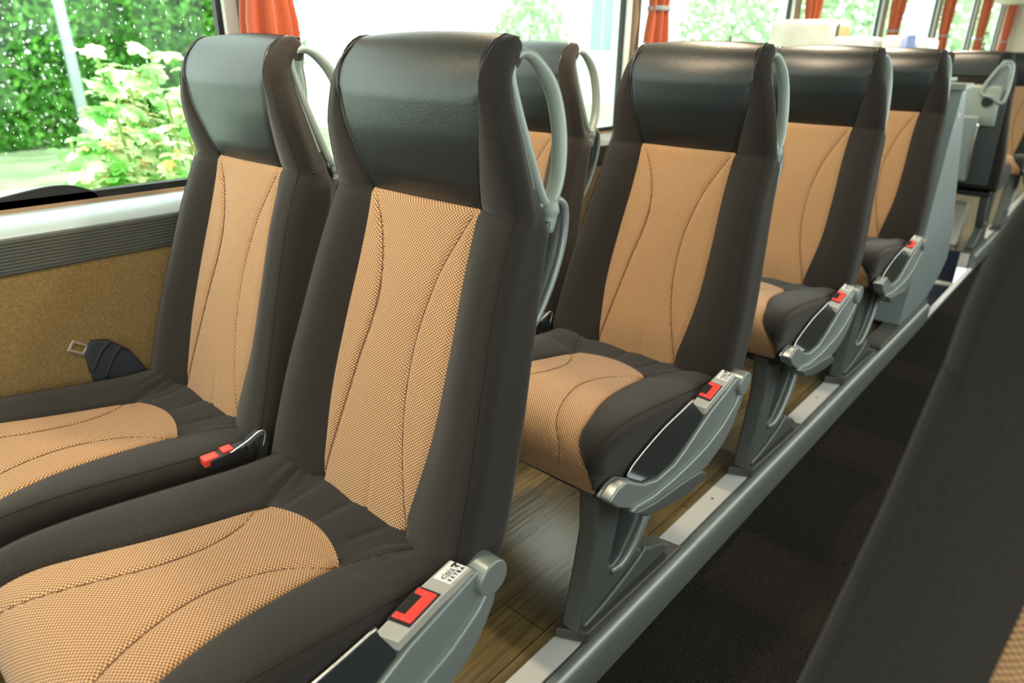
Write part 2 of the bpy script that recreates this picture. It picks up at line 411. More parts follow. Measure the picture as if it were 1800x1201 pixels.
    for tab, nm in ((SL, 'l'), (SR, 'r')):
        pts = []
        for i in range(30):
            z = 0.447 + (0.893-0.447)*i/29; b = interp(BT, z, 4); x = max(-b, min(b, interp(tab, z, 1)))
            pts.append((x, back_center(z, x, b, interp(BT, z, 1)) - 0.0004, z))
        MB().tube(pts, 0.0006, 5).build('stitched_seam', m_thr, o['woven_panel'], angle=None)
    for sg in (-1, 1):
        pts = []; j0 = NC+8+2 if sg > 0 else M-1-8-1
        for i in range(4, len(P)-14, 3):
            p = P[i][j0]; pts.append(p + Vector((sg*0.0003, -0.0003, 0)))
        MB().tube(pts, 0.0008, 5).build('edge_stitching', m_thr2, backr, angle=None)
        a, b_ = (NC, NC+14) if sg > 0 else (M-14, M)
        MB().tube([P[seam_row][j % M] + Vector((0, -0.0002, 0)) for j in range(a, b_+1)], 0.0010, 5).build('cross_seam', m_thr2, backr, angle=None)
    return P

# ------------------------------------------------------------------ seat cushion
CP = [(0.030,0.445,0.20),(-0.030,0.449,0.11),(-0.085,0.452,0.095),(-0.120,0.456,0.096),(-0.20,0.468,0.102),(-0.27,0.478,0.112),(-0.33,0.485,0.127),(-0.385,0.487,0.145),
      (-0.422,0.481,0.154),(-0.446,0.464,0.165),(-0.457,0.440,0.188),(-0.457,0.413,0.212),(-0.449,0.387,0.228),(-0.430,0.376,0.235),(-0.36,0.372,0.235),(-0.2,0.372,0.235),(-0.05,0.375,0.235)]
CW = 0.221
def make_cushion(parent):
    path = spline([(a[0], a[1], a[2]) for a in CP], 8)
    N = len(path); P = []; UV = []; arc = 0
    rear = min(range(40), key=lambda i: abs(path[i].x + 0.085)); foot = 13*8+2
    CS = [(-0.12,0.093),(-0.165,0.062),(-0.22,0.045),(-0.28,0.045),(-0.33,0.058),(-0.39,0.082),(-0.43,0.105),(-0.457,0.135)]
    grooves = []
    NCc, NB, NK, NS = 48, 16, 6, 4
    edge_line = []
    for i, p in enumerate(path):
        y, z, b = p.x, p.y, min(p.z, CW-0.012)
        a = path[max(i-1, 0)]; c = path[min(i+1, N-1)]; tx, tz = c.x-a.x, c.y-a.y; L = math.hypot(tx, tz) or 1
        ny, nz = tz/L, -tx/L   # outward normal
        if i: arc += math.hypot(p.x-path[i-1].x, p.y-path[i-1].y)
        core = (max(-0.40, min(-0.0, y)), 0.412)
        row = []; uv = []
        fall = math.exp(-((i-rear)/7.0)**2)
        def surf(x):
            d = 0.0
            ax = abs(x)
            q = min(ax, 0.19)
            sh = 0.026*min(1.0, (q/0.1)**2)*fall*max(0, 1-max(0, ax-0.1)/0.1)
            d += 0.012*math.sin(PI*min(1, max(0, (ax-b)/(CW-b)))*0.8)*(1 if i < foot-16 else 0.3)
            yy = y - sh
            if i < rear:   # gathered pleats behind the insert
                k = (rear-i)/rear; ang = x*1.0
                for xs in (-0.13, -0.07, -0.01, 0.055, 0.12):
                    d -= 0.0024*math.exp(-((x-xs*(1+0.5*k))/0.006)**2)*math.sin(PI*min(1, k*1.1))
                d += 0.0008*math.sin(x*70)
                for sgn in (-1, 1): d -= 0.004*math.exp(-((x-sgn*(0.095+0.085*k))/0.005)**2)
            elif i < foot:
                if y > -0.4575 and z > 0.40 and ax < b:
                    w_ = interp([(-0.46,0.14)]+[(q_[0], q_[1]) for q_ in reversed(CS)], y, 1) if i < 11*8 else None
                    if w_: d -= 0.0035*math.exp(-((ax-w_)/0.0045)**2)
                d -= 0.004*math.exp(-((b-ax)/0.004)**2)
                if ax < b: d += 0.003*(1-(x/b)**2)
            return yy + ny*d, z + nz*d
        def pt(x, yy, zz): row.append(Vector((x, yy, zz))); uv.append((x, arc))
        sd = []
        r = 0.024
        for sgn in (-1, 1):
            s_ = []
            for j in range(1, NB+1):
                x = b + (CW-r-b)*j/NB if b < CW-r else b + (CW-0.006-b)*j/NB
                yy, zz = surf(sgn*x); s_.append((x, yy, zz))
            x_e, y_e, z_e = s_[-1]
            for j in range(1, NK+1):
                an = PI/2*j/NK; x = x_e + (CW-x_e)*math.sin(an); dd = r*(1-math.cos(an)); s_.append((x, y_e-ny*dd, z_e-nz*dd))
            x0, y0, z0 = s_[-1]
            for j in range(1, NS+1):
                q = j/NS; s_.append((CW, y0+(core[0]-y0)*q, z0+(core[1]-z0)*q))
            sd.append(s_)
        for x, yy, zz in reversed(sd[0]): pt(-x, yy, zz)
        for j in range(NCc+1):
            x = -b + 2*b*j/NCc; yy, zz = surf(x); pt(x, yy, zz)
        for x, yy, zz in sd[1]: pt(x, yy, zz)
        P.append(row); UV.append(uv)
    off = NB+NK+NS
    def region(i, j):
        return 'woven_insert' if (off <= j < off+NCc and rear <= i < foot) else 'seat_cushion'
    o = split_grid(P, UV, False, region, {'woven_insert': m_weave, 'seat_cushion': m_fab}, parent)
    for sgn in (-1, 1):
        pts = []
        for i in range(rear+1, 11*8):
            y = path[i].x; w_ = interp([(-0.46,0.14)]+[(q_[0], q_[1]) for q_ in reversed(CS)], y, 1)
            b = min(path[i].z, CW-0.012); w_ = min(w_, b); u = (sgn*w_/b+1)/2*NCc; j = int(u); t = u-j; j = min(j, NCc-1)
            pts.append(P[i][off+j].lerp(P[i][off+j+1], t) + Vector((0, 0, 0.0006)))
        MB().tube(pts[::2], 0.0006, 5).build('stitched_seam', m_thr, o['woven_insert'], angle=None)
        jj = off-NB-2 if sgn < 0 else off+NCc+NB+2
        MB().tube([P[i][jj] + Vector((0, 0, 0.0004)) for i in range(4, foot-4, 2)], 0.0009, 5).build('edge_stitching', m_thr2, o['seat_cushion'], angle=None)
        pts = []
        for i in range(3, rear+1):
            k = (rear-i)/rear; x = sgn*(0.095+0.085*k); best = min(range(len(P[i])), key=lambda q: abs(P[i][q].x-x) + (1 if P[i][q].z < 0.43 else 0))
            pts.append(P[i][best] + Vector((0, 0, 0.0004)))
        MB().tube(pts, 0.0008, 5).build('edge_stitching', m_thr2, o['seat_cushion'], angle=None)
    return P

# ------------------------------------------------------------------ seat hardware
def text_mesh(txt, size, ox, oy, depth=0.0002, bold=0.0):
    cu = bpy.data.curves.new('t', 'FONT'); cu.body = txt; cu.size = size; cu.extrude = depth; cu.offset = bold; cu.resolution_u = 3
    o = bpy.data.objects.new('t', cu); C.objects.link(o); dg = bpy.context.evaluated_depsgraph_get(); dg.update()
    me = bpy.data.meshes.new_from_object(o.evaluated_get(dg)); vs = [v.co.copy() + Vector((ox, oy, 0)) for v in me.vertices]; fs = [tuple(p.vertices) for p in me.polygons]
    bpy.data.objects.remove(o); bpy.data.curves.remove(cu); bpy.data.meshes.remove(me)
    return vs, fs
def make_handle(parent):
    def X(z): return 0.148 + (1.09-z)*0.12
    ring = [(0.166,1.062),(0.172,1.081),(0.190,1.090),(0.213,1.084),(0.238,1.060),(0.252,1.030),(0.257,0.990),(0.252,0.950),(0.240,0.920),(0.224,0.900),(0.211,0.910),(0.199,0.945),(0.186,0.985),(0.175,1.022)]
    pts = cspline([(X(z), y, z) for y, z in ring], 5); rad = []
    for p in pts:
        rearw = max(0, min(1, (p.y-0.20)/0.04)); rad.append((0.0085+0.0035*rearw, 0.0062+0.0022*rearw))
    mb = MB().tube(pts, rad, 12, True, flat=(1, 0, 0))
    h = mb.build('grab_handle', m_sil2, parent, angle=None)
    MB().tube(spline([(X(0.905), 0.224, 0.905), (X(0.89), 0.226, 0.885), (X(0.87)-0.004, 0.219, 0.862)], 5), [0.014]*5+[0.011]*5+[0.004], 10, flat=(1, 0, 0)).build('handle_foot', m_sil2, h, angle=None)
def make_shell(parent):
    prof = [(0.205,0.900),(0.240,0.905),(0.262,0.893),(0.266,0.865),(0.259,0.828),(0.240,0.785),(0.214,0.745),(0.185,0.715)]
    pr = spline([(0, y, z) for y, z in prof], 5)
    xs = [-0.166+0.332*k/12 for k in range(13)]
    v = []; f = []; n = len(pr)
    for p in pr:
        for x in xs: v.append((x, p.y+0.006*(1-(x/0.166)**2)-0.004, p.z))
    for i in range(n-1):
        for k in range(12): f.append((i*13+k, i*13+k+1, (i+1)*13+k+1, (i+1)*13+k))
    sh = link('back_shell', v, f, m_drk, parent); sm = sh.modifiers.new('Solidify', 'SOLIDIFY'); sm.thickness = 0.004; sm.offset = -1
    for sg in (-1, 1):
        MB().tube([(sg*0.168, p.y, p.z) for p in pr], [(0.007, 0.006)]*n, 8, flat=(1, 0, 0)).build('shell_rim', m_sil, sh, angle=None)
    # hard rear board below
    bd = []
    for z in (0.42, 0.52, 0.62, 0.72, 0.80, 0.88): bd.append((interp(BT, z, 2)+0.008, z))
    MB().prism(bd + [(y-0.010, z) for y, z in reversed(bd)], -0.185, 0.185).build('rear_board', m_drk, parent, bevel=0.003)
RIDGE = [(-0.010,0.466),(-0.064,0.448),(-0.121,0.430),(-0.165,0.408),(-0.210,0.386),(-0.250,0.371),(-0.313,0.368),(-0.360,0.383)]
def make_armrest(parent, writing=True):
    arm = root('armrest'); arm.parent = parent
    outl = [(0.010,0.466)] + RIDGE + [(-0.385,0.397),(-0.424,0.421),(-0.450,0.420),(-0.474,0.406),(-0.445,0.378),(-0.400,0.352),(-0.330,0.316),(-0.230,0.302),(-0.108,0.309),(-0.050,0.328),(-0.012,0.355),(0.014,0.392),(0.028,0.430),(0.026,0.455)]
    MB().prism(outl, 0.232, 0.256).build('arm_body', m_sil, arm, bevel=0.0045, seg=3)
    # nose of the arm, wrapping in front of the cushion corner
    nose = [(-0.372,0.390),(-0.424,0.420),(-0.450,0.419),(-0.474,0.405),(-0.448,0.380),(-0.400,0.356),(-0.368,0.368)]
    MB().prism(nose, 0.2255, 0.2335).build('arm_nose', m_sil, arm, bevel=0.003)
    # sweeping lower flange
    up_ = [(0.018,0.440),(-0.010,0.408),(-0.060,0.378),(-0.120,0.358),(-0.180,0.350),(-0.250,0.345),(-0.330,0.345),(-0.395,0.357)]
    lo_ = [(-0.408,0.350),(-0.380,0.330),(-0.330,0.312),(-0.230,0.299),(-0.108,0.304),(-0.045,0.326),(-0.008,0.356),(0.020,0.400),(0.028,0.430)]
    MB().prism(up_ + lo_, 0.250, 0.262).build('lower_flange', m_sil, arm, bevel=0.005, seg=4)
    wing = [(-0.408,0.352),(-0.36,0.318),(-0.28,0.296),(-0.20,0.284),(-0.135,0.280),(-0.118,0.292),(-0.15,0.312),(-0.23,0.325),(-0.33,0.335)]
    MB().prism(wing, 0.236, 0.268).build('under_wing', m_ped, arm, bevel=0.005)
    # top plate
    tp = [(-0.028,0.486),(-0.080,0.476),(-0.152,0.455)]
    v = []
    for y, z in tp: v += [(0.2275, y, z), (0.2515, y+0.016, z-0.010)]
    v += [(a[0], a[1], a[2]-0.016) for a in v]
    f = [(0,1,3,2),(2,3,5,4),(6,8,9,7),(8,10,11,9),(0,2,8,6),(2,4,10,8),(1,7,9,3),(3,9,11,5),(0,6,7,1),(4,5,11,10)]
    mb = MB().add(v, f); mb.build('top_plate', m_plate, arm, bevel=0.002)
    def top(u, t, h=0.0):   # u across (0 inner..1 outer), t along y
        y = t; z = 0.476 + (y+0.080)*(0.486-0.476)/(0.052) if y > -0.08 else 0.476 + (y+0.080)*(0.476-0.455)/0.072
        return Vector((0.2275+0.024*u, y+0.016*u, z-0.010*u+h))
    # buckle: black frame, red press button
    def plate(u0, u1, y0, y1, h0, h1): 
        c = [(u0,y0),(u1,y0),(u1,y1),(u0,y1)]
        return [top(u, y, h0) for u, y in c] + [top(u, y, h1) for u, y in c], [(3,2,1,0),(4,5,6,7),(0,1,5,4),(1,2,6,5),(2,3,7,6),(3,0,4,7)]
    bk = MB().add(*plate(-0.05, 0.93, -0.132, -0.079, -0.006, 0.0008)).build('belt_buckle', m_blk, arm, bevel=0.001)
    rb = MB().add(*plate(0.42, 0.86, -0.128, -0.083, 0.0, 0.0035)).add(*plate(0.05, 0.44, -0.128, -0.120, 0.0, 0.0035)).add(*plate(0.05, 0.44, -0.091, -0.083, 0.0, 0.0035))
    rb.build('press_button', m_red, bk, bevel=0.0012)
    # inclined inlay panel with bright rim
    inn = [(-0.148,0.457),(-0.20,0.452),(-0.26,0.443),(-0.32,0.427),(-0.365,0.410),(-0.380,0.396)]
    ou = [(-0.138,0.428),(-0.185,0.404),(-0.225,0.386),(-0.262,0.375),(-0.313,0.372),(-0.362,0.385)]
    v = []
    for (a, b) in zip(inn, ou): v += [(0.2285, a[0], a[1]), (0.249, b[0], b[1]+0.003), (0.249, b[0], b[1]-0.010), (0.2285, a[0], a[1]-0.022)]
    f = []
    for i in range(len(inn)-1):
        q = i*4
        for k in range(4): f.append((q+k, q+(k+1) % 4, q+4+(k+1) % 4, q+4+k))
    f += [(0,1,2,3), tuple(reversed([len(inn)*4-4+k for k in range(4)]))]
    MB().add(v, f).build('inlay_panel', m_inl, arm, bevel=0.002)
    MB().tube(spline([(0.2290, y, z+0.002) for y, z in [(-0.150,0.460)]+inn[1:]], 4), 0.0022, 8).build('inlay_rim', m_chrome, arm, angle=None)
    # hinge end
    MB().cyl((0.226, 0.016, 0.448), (0.266, 0.016, 0.448), 0.026, 28).build('hinge_knob', m_sil, arm, bevel=0.003)
    # printed plate
    if writing:
        lab = MB().add(*plate(0.12, 0.88, -0.062, -0.030, 0.0, 0.0006)).build('printed_label', m_label, arm, smooth=False)
        o0 = top(0, -0.060, 0.0008); ex = (top(0, -0.030, 0.0008)-o0).normalized(); ey = -(top(1, -0.060, 0.0008)-o0).normalized()
        def place(vs, fs):
            return [o0 + Vector((0, 0, 0)) + ex*v.x + (top(1, -0.060, 0.0008)-o0) + ey*v.y + Vector((0, 0, 0.0003+v.z)) for v in vs], fs
        ink = MB()
        for t, s, ox, oy, bo in (('C', 0.0074, 0.0008, 0.0142, 0.0001), ('D', 0.0074, 0.0086, 0.0142, 0.0001), ('2', 0.0074, 0.0164, 0.0142, 0.0001),
                                 ('S', 0.0062, 0.0012, 0.0062, 0.0001), ('E', 0.0062, 0.0070, 0.0062, 0.0001), ('T', 0.0062, 0.0125, 0.0062, 0.0002), ('R', 0.0062, 0.0180, 0.0062, 0.0003), ('A', 0.0062, 0.0238, 0.0062, 0.0003)):
            ink.add(*place(*text_mesh(t, s, ox, oy, bold=bo)))
        def bar(x0, y0, x1, y1):
            vs = [Vector((x0,y0,0)),Vector((x1,y0,0)),Vector((x1,y1,0)),Vector((x0,y1,0)),Vector((x0,y0,0.0002)),Vector((x1,y0,0.0002)),Vector((x1,y1,0.0002)),Vector((x0,y1,0.0002))]
            ink.add(*place(vs, [(3,2,1,0),(4,5,6,7),(0,1,5,4),(1,2,6,5),(2,3,7,6),(3,0,4,7)]))
        bar(0.0068, 0.0130, 0.0072, 0.0222); bar(0.0148, 0.0130, 0.0152, 0.0222); bar(0.0068, 0.0126, 0.0225, 0.0130)
        # winged mark
        vs = [Vector((x, y, z)) for z in (0, 0.0002) for x, y in ((0.0215,0.0222),(0.0300,0.0222),(0.0300,0.0195),(0.0262,0.0165),(0.0290,0.0130),(0.0262,0.0130),(0.0235,0.0158),(0.0262,0.0196),(0.0225,0.0190))]
        n = 9; ink.add(*place(vs, [tuple(range(n)), tuple(reversed(range(n, 2*n)))]+[(i, (i+1) % n, (i+1) % n+n, i+n) for i in range(n)]))
        ink.build('printing', m_ink, lab, smooth=False)
    return arm
def make_pedestal(parent, wall=False):
    ped = root('pedestal'); ped.parent = parent
    x0, x1 = 0.142, 0.186
    if wall: x0, x1 = -0.186, -0.142
    # front leg, rear strut and foot round an open triangle
    outer = [(-0.425,0.365),(-0.402,0.330),(-0.396,0.250),(-0.410,0.165),(-0.428,0.080),(-0.436,0.030),(-0.070,0.030),(-0.110,0.060),(-0.200,0.098),(-0.232,0.122),(-0.180,0.185),(-0.145,0.255),(-0.128,0.320),(-0.120,0.365)]
    hole = [(-0.300,0.345),(-0.310,0.290),(-0.325,0.220),(-0.342,0.150),(-0.330,0.136),(-0.300,0.145),(-0.258,0.190),(-0.222,0.250),(-0.205,0.305),(-0.200,0.345)]
    bm = bmesh.new()
    def loop(poly, x): return [bm.verts.new((x, y, z)) for y, z in poly]
    for x in (x0, x1):
        a = loop(outer, x); b = loop(hole, x)
        es = [bm.edges.new((q[i], q[(i+1) % len(q)])) for q in (a, b) for i in range(len(q))]
        bmesh.ops.triangle_fill(bm, use_beauty=True, edges=es)
        if x == x0: A, B = a, b
    for p, q in ((A, a), (B, b)):
        for i in range(len(p)): bm.faces.new((p[i], p[(i+1) % len(p)], q[(i+1) % len(p)], q[i]))
    bmesh.ops.recalc_face_normals(bm, faces=bm.faces)
    me = bpy.data.meshes.new('leg_frame'); bm.to_mesh(me); bm.free()
    for p in me.polygons: p.use_smooth = True
    me.materials.append(m_ped); o = bpy.data.objects.new('leg_frame', me); C.objects.link(o); o.parent = ped
    md = o.modifiers.new('Bevel', 'BEVEL'); md.width = 0.007; md.segments = 3; md.limit_method = 'ANGLE'; md.angle_limit = 0.5
    o.modifiers.new('WeightedNormal', 'WEIGHTED_NORMAL')
    if not wall:
        # raised rib sweeping up the rear strut
        MB().tube(spline([(0.186,-0.335,0.128),(0.190,-0.300,0.132),(0.192,-0.258,0.165),(0.192,-0.215,0.225),(0.190,-0.185,0.29),(0.186,-0.172,0.34)], 6), [(0.007, 0.007)]*4+[(0.010, 0.010)]*27, 10).build('strut_rib', m_sil, ped, angle=None)
        MB().tube(spline([(0.188,-0.425,0.050),(0.190,-0.36,0.062),(0.190,-0.26,0.088),(0.186,-0.20,0.105)], 6), [0.006]*19, 8).build('foot_rib', m_ped, ped, angle=None)
    fx0, fx1 = (0.135, 0.196) if not wall else (-0.196, -0.135)
    v = [(fx0,-0.448,0.0),(fx1,-0.418,0.0),(fx1,-0.036,0.0),(fx0,-0.046,0.0),(fx0,-0.448,0.026),(fx1,-0.418,0.030),(fx1,-0.036,0.012),(fx0,-0.046,0.012)]
    v = [(a, b, c+0.0015) for a, b, c in v]
    MB().add(v, [(3,2,1,0),(4,5,6,7),(0,1,5,4),(1,2,6,5),(2,3,7,6),(3,0,4,7)]).build('foot', m_pedb, ped, bevel=0.005)
    return ped
def make_seat(name, armrest=True, wall=False):
    r = root(name)
    make_backrest(r); make_cushion(r); make_handle(r); make_shell(r)
    MB().box(-0.205, 0.205, -0.415, 0.02, 0.345, 0.378).build('seat_pan', m_blk, r, bevel=0.008)
    if armrest: make_armrest(r)
    make_pedestal(r, wall)
    MB().ball((0.222, 0.066, 0.488), 0.013, 0.022, 0.030).cyl((0.212, 0.040, 0.448), (0.230, 0.040, 0.448), 0.020, 16).build('recline_hinge', m_drk, r, angle=None)
    return r
PITCH_Y = 0.78; DX = -0.489
seatA = make_seat('coach_seat'); seatA.location = (0, 0, 0)
tag(seatA, 'nearest aisle seat in full view, its printed armrest at the bottom of the photo', 'seat', 'aisle side coach seats in the window row')
seatA['label'] = 'nearest aisle seat in full view, red buckle and printed label on its armrest'
LA = {1: 'second aisle seat back from the camera, whole armrest, buckle and pedestal in view',
      2: 'third aisle seat from the camera, the second one back from the nearest',
      3: 'furthest forward-facing aisle seat before the tall blue-grey cabinet'}
for k in (1, 2, 3):
    s = copy_tree(seatA); s.location = (0, PITCH_Y*k, 0); s['label'] = LA[k]
seatW = make_seat('coach_seat', armrest=False, wall=True); seatW.location = (DX, 0, 0)
tag(seatW, 'window seat at the left edge, beside the mustard wall panel and rain-spotted window', 'seat', 'window side coach seats')
LW = {1: 'window seat seen through the gap behind the nearest aisle seat, handle against the bright window',
      2: 'window seat mostly hidden behind the second aisle seat', 3: 'window seat mostly hidden behind the third aisle seat'}
for k in (1, 2, 3):
    s = copy_tree(seatW); s.location = (DX, PITCH_Y*k, 0); s['label'] = LW[k]
# seat across the aisle, close to the camera
seatF = copy_tree(seatW); seatF.location = (0.887, -0.14, 0); seatF['label'] = 'out-of-focus dark seat across the aisle filling the right foreground'
del seatF['group']
# seats beyond the stair well
seatC = copy_tree(seatA); seatC.location = (0.02, 5.50, 0); seatC['label'] = 'far seat at the right edge facing the camera beyond the stair well'; del seatC['group']
seatB = copy_tree(seatW); seatB.location = (0.0, 4.22, 0); seatB.rotation_euler = (0, 0, PI); seatB['label'] = 'far seat turned away, showing its dark back and grey rear console'; del seatB['group']
for nm in ('grab_handle', 'back_shell', 'recline_hinge'):
    for c in [c for c in children(seatB) if c.name.startswith(nm)]:
        for g in children(c): bpy.data.objects.remove(g)
        bpy.data.objects.remove(c)
# its rear console (local coordinates; the seat is turned round, so +y faces the camera)
cns = MB().prism([(0.195,0.960),(0.232,0.945),(0.240,0.80),(0.215,0.742),(0.165,0.745)], -0.155, 0.155).build('rear_console', m_sil2, seatB, bevel=0.012, seg=4)
MB().cyl((-0.102, 0.236, 0.868), (-0.102, 0.2435, 0.868), 0.026, 24).build('cup_hole', m_blk, cns)
hb = cspline([(-0.063,0.236,0.915),(-0.113,0.236,1.035),(-0.143,0.234,1.062),(-0.170,0.228,1.045),(-0.178,0.228,0.95),(-0.168,0.236,0.865),(-0.118,0.240,0.89)], 6)
MB().tube(hb, [(0.008, 0.010)]*len(hb), 10, True).build('grab_handle', m_sil2, seatB, angle=None)
MB().add([(-0.068,0.226,0.915),(-0.118,0.226,1.03),(-0.146,0.226,1.05),(-0.160,0.226,1.03),(-0.166,0.226,0.95),(-0.158,0.226,0.875),(-0.108,0.226,0.895)]+[(-0.068,0.216,0.915),(-0.118,0.216,1.03),(-0.146,0.216,1.05),(-0.160,0.216,1.03),(-0.166,0.216,0.95),(-0.158,0.216,0.875),(-0.108,0.216,0.895)],
         [tuple(range(7)), tuple(reversed(range(7, 14)))]+[(i, (i+1) % 7, (i+1) % 7+7, i+7) for i in range(7)]).build('handle_backing', m_sil, seatB, angle=0.5)
MB().prism([(0.222,0.80),(0.250,0.79),(0.225,0.60),(0.185,0.45),(0.165,0.44),(0.205,0.62)], -0.085, 0.150).build('magazine_holder', m_partn, seatB, bevel=0.006)
MB().tube(spline([(-0.088,0.245,0.76),(-0.088,0.240,0.66),(-0.088,0.215,0.56),(-0.088,0.17,0.46)], 5), 0.007, 8).build('holder_rim', m_chrome, seatB, angle=None)

# ------------------------------------------------------------------ setting: floor, kerb, wall, ledge
def sbox(name, x0, x1, y0, y1, z0, z1, m, bevel=0, parent=None):
    o = MB().box(x0, x1, y0, y1, z0, z1).build(name, m, parent, smooth=bool(bevel), angle=0.5, bevel=bevel)
    if not parent: struct(o)
    return o
sbox('floor', -0.742, 0.134, -3.6, 3.06, -0.10, 0.0, m_wood)
fl = bpy.data.objects['floor']
sbox('floor_rear', -0.742, 0.134, 4.30, 9.8, -0.10, 0.0, m_wood)
sbox('floor_aisle', 0.190, 0.70, -3.6, 9.8, -0.115, -0.09, m_carpet)
sbox('floor_opposite', 0.70, 1.63, -3.6, 9.8, -0.10, 0.0, m_wood)
for i, (a, b) in enumerate(((-3.6, 3.12), (4.26, 9.8))):
    t = struct(root('trim_%d' % (1+i)))
    MB().box(0.134, 0.183, a, b, -0.09, 0.0015).build('seat_rail', m_rail, t, smooth=False)
    MB().box(0.183, 0.188, a, b, -0.09, -0.006).build('rail_slot', m_blk, t, smooth=False)
    pr = [(0.188,0.0),(0.197,0.0015),(0.207,-0.003),(0.215,-0.012),(0.220,-0.026),(0.221,-0.089),(0.188,-0.089)]
    n = len(pr); v = [(x, a, z) for x, z in pr]+[(x, b, z) for x, z in pr]
    MB().add(v, [tuple(range(n)), tuple(reversed(range(n, 2*n)))]+[(k, k+n, (k+1) % n+n, (k+1) % n) for k in range(n)]).build('rounded_nosing', m_kerb, t, angle=0.7)
    for k in range(9):
        y = 0.98 + 0.78*k - 2.34
        if a < y < b: MB().cyl((0.158, y, 0.0012), (0.158, y, 0.0024), 0.0032, 10).build('rail_screw', m_blk, t)
# long dark cover at the end of the rail, behind the last pedestal
sbox('trim_3', 0.130, 0.205, 2.335, 3.12, 0.0015, 0.020, m_pedb, bevel=0.005)
sbox('baseboard_left', -0.742, -0.725, -3.6, 9.8, 0.0, 0.03, m_rub)
sbox('wall_left', -0.80, -0.740, -3.6, 9.8, -0.7, 0.705, m_felt)
# ribbed strip
v = []; pr = [(-0.78, 0.700), (-0.739, 0.700), (-0.735, 0.704), (-0.735, 0.709)]
for k in range(9):
    z = 0.709 + 0.0062*k; pr += [(-0.735, z+0.001), (-0.7320, z+0.002), (-0.7320, z+0.0046), (-0.735, z+0.0056)]
pr += [(-0.735, 0.768), (-0.78, 0.768)]
n = len(pr); v = [(x, -3.6, z) for x, z in pr]+[(x, 9.8, z) for x, z in pr]
struct(MB().add(v, [tuple(range(n)), tuple(reversed(range(n, 2*n)))]+[(k, k+n, (k+1) % n+n, (k+1) % n) for k in range(n)]).build('trim_4', m_rib, smooth=False))
pr = [(-0.735,0.766),(-0.733,0.770),(-0.738,0.776),(-0.772,0.800),(-0.782,0.804),(-0.80,0.804),(-0.80,0.766)]
n = len(pr); v = [(x, -3.6, z) for x, z in pr]+[(x, 9.8, z) for x, z in pr]
struct(MB().add(v, [tuple(range(n)), tuple(reversed(range(n, 2*n)))]+[(k, k+n, (k+1) % n+n, (k+1) % n) for k in range(n)]).build('trim_5', m_ledge, angle=0.6))
sbox('trim_6', -0.80, -0.781, -3.6, 9.8, 0.803, 0.810, m_tan)

# windows, pillars and curtains on the left
PY = [-2.86, -1.29, 0.30, 1.87, 3.44, 5.01, 6.55, 8.10, 9.6]
ZT = 1.62
for i in range(len(PY)-1):
    a, b = PY[i]+0.075, PY[i+1]-0.015
    w = struct(root('window_%d' % (i+1)))
    MB().box(-0.806, -0.801, a-0.005, b+0.005, 0.80, ZT).build('window_pane', m_glass, w, smooth=False)
    fr = MB().box(-0.815, -0.790, a-0.012, b+0.012, 0.795, 0.824)
    fr.box(-0.815, -0.798, b, b+0.012, 0.824, ZT).box(-0.815, -0.798, a-0.012, a, 0.824, ZT)
    fr.build('rubber_seal', m_rub, w, smooth=False)
for i, y in enumerate(PY):
    t = struct(root('trim_%d' % (7+i)))
    MB().box(-0.83, -0.788, y-0.003, y+0.030, 0.803, ZT).build('white_post', m_white, t, bevel=0.004)
    MB().box(-0.83, -0.770, y+0.030, y+0.062, 0.803, ZT).build('tan_lining', m_tan, t, bevel=0.004)
def curtain(y0, idx, label):
    r = root('curtain', (-0.722, y0, 1.12)); tag(r, label, 'curtain', 'orange curtains tied back at the window pillars')
    def sheet(z0, z1, n, wf, seed):
        rnd = random.Random(seed); K = 96; v = []; f = []
        for i in range(n+1):
            t = i/n; z = z0+(z1-z0)*t; wd = wf(z)
            for k in range(K):
                a = 2*PI*k/K; fold = 1+0.42*math.sin(a*8+seed)+0.15*math.sin(a*5+2*seed)
                v.append((0.032*math.cos(a)*fold*(0.5+wd*7), wd*math.sin(a)*(1+0.08*math.sin(a*8+seed)), z))
        for i in range(n):
            for k in range(K): f.append((i*K+k, i*K+(k+1) % K, (i+1)*K+(k+1) % K, (i+1)*K+k))
        f.append(tuple(reversed(range(K)))); f.append(tuple(n*K+k for k in range(K)))
        return v, f
    def wf(z):
        zz = z - 0.12   # tie height above the thing's base
        return 0.042 + 0.020*min(1, abs(zz)/0.10)**0.8 if zz < 0 else 0.042 + 0.03*min(1, zz/0.15)
    v, f = sheet(-0.24, 0.50, 28, wf, idx*1.7+0.4); MB().add(v, f).build('curtain_cloth', m_cur, r, angle=None)
    MB().tube([(0.040*math.cos(2*PI*k/24), 0.044*math.sin(2*PI*k/24), 0.12) for k in range(24)], [(0.009, 0.002)]*24, 8, True, flat=(0, 0, 1)).build('tie_band', m_tie, r, angle=None)
LC = {2: 'nearest orange curtain, above the handle of the window seat', 3: 'orange curtain with grey tie band left of the second aisle seat headrest',
      4: 'orange curtain directly above the cream covered box', 5: 'orange curtain right of the cream box, second of the far four', 6: 'orange curtain above the white and blue packets on the cabinet', 7: 'narrow far curtain above the turned-away seat',
      8: 'farthest orange curtain at the top right corner'}
for i in range(2, 9): curtain(PY[i]+(0.062 if i == 2 else 0.105), i, LC[i])

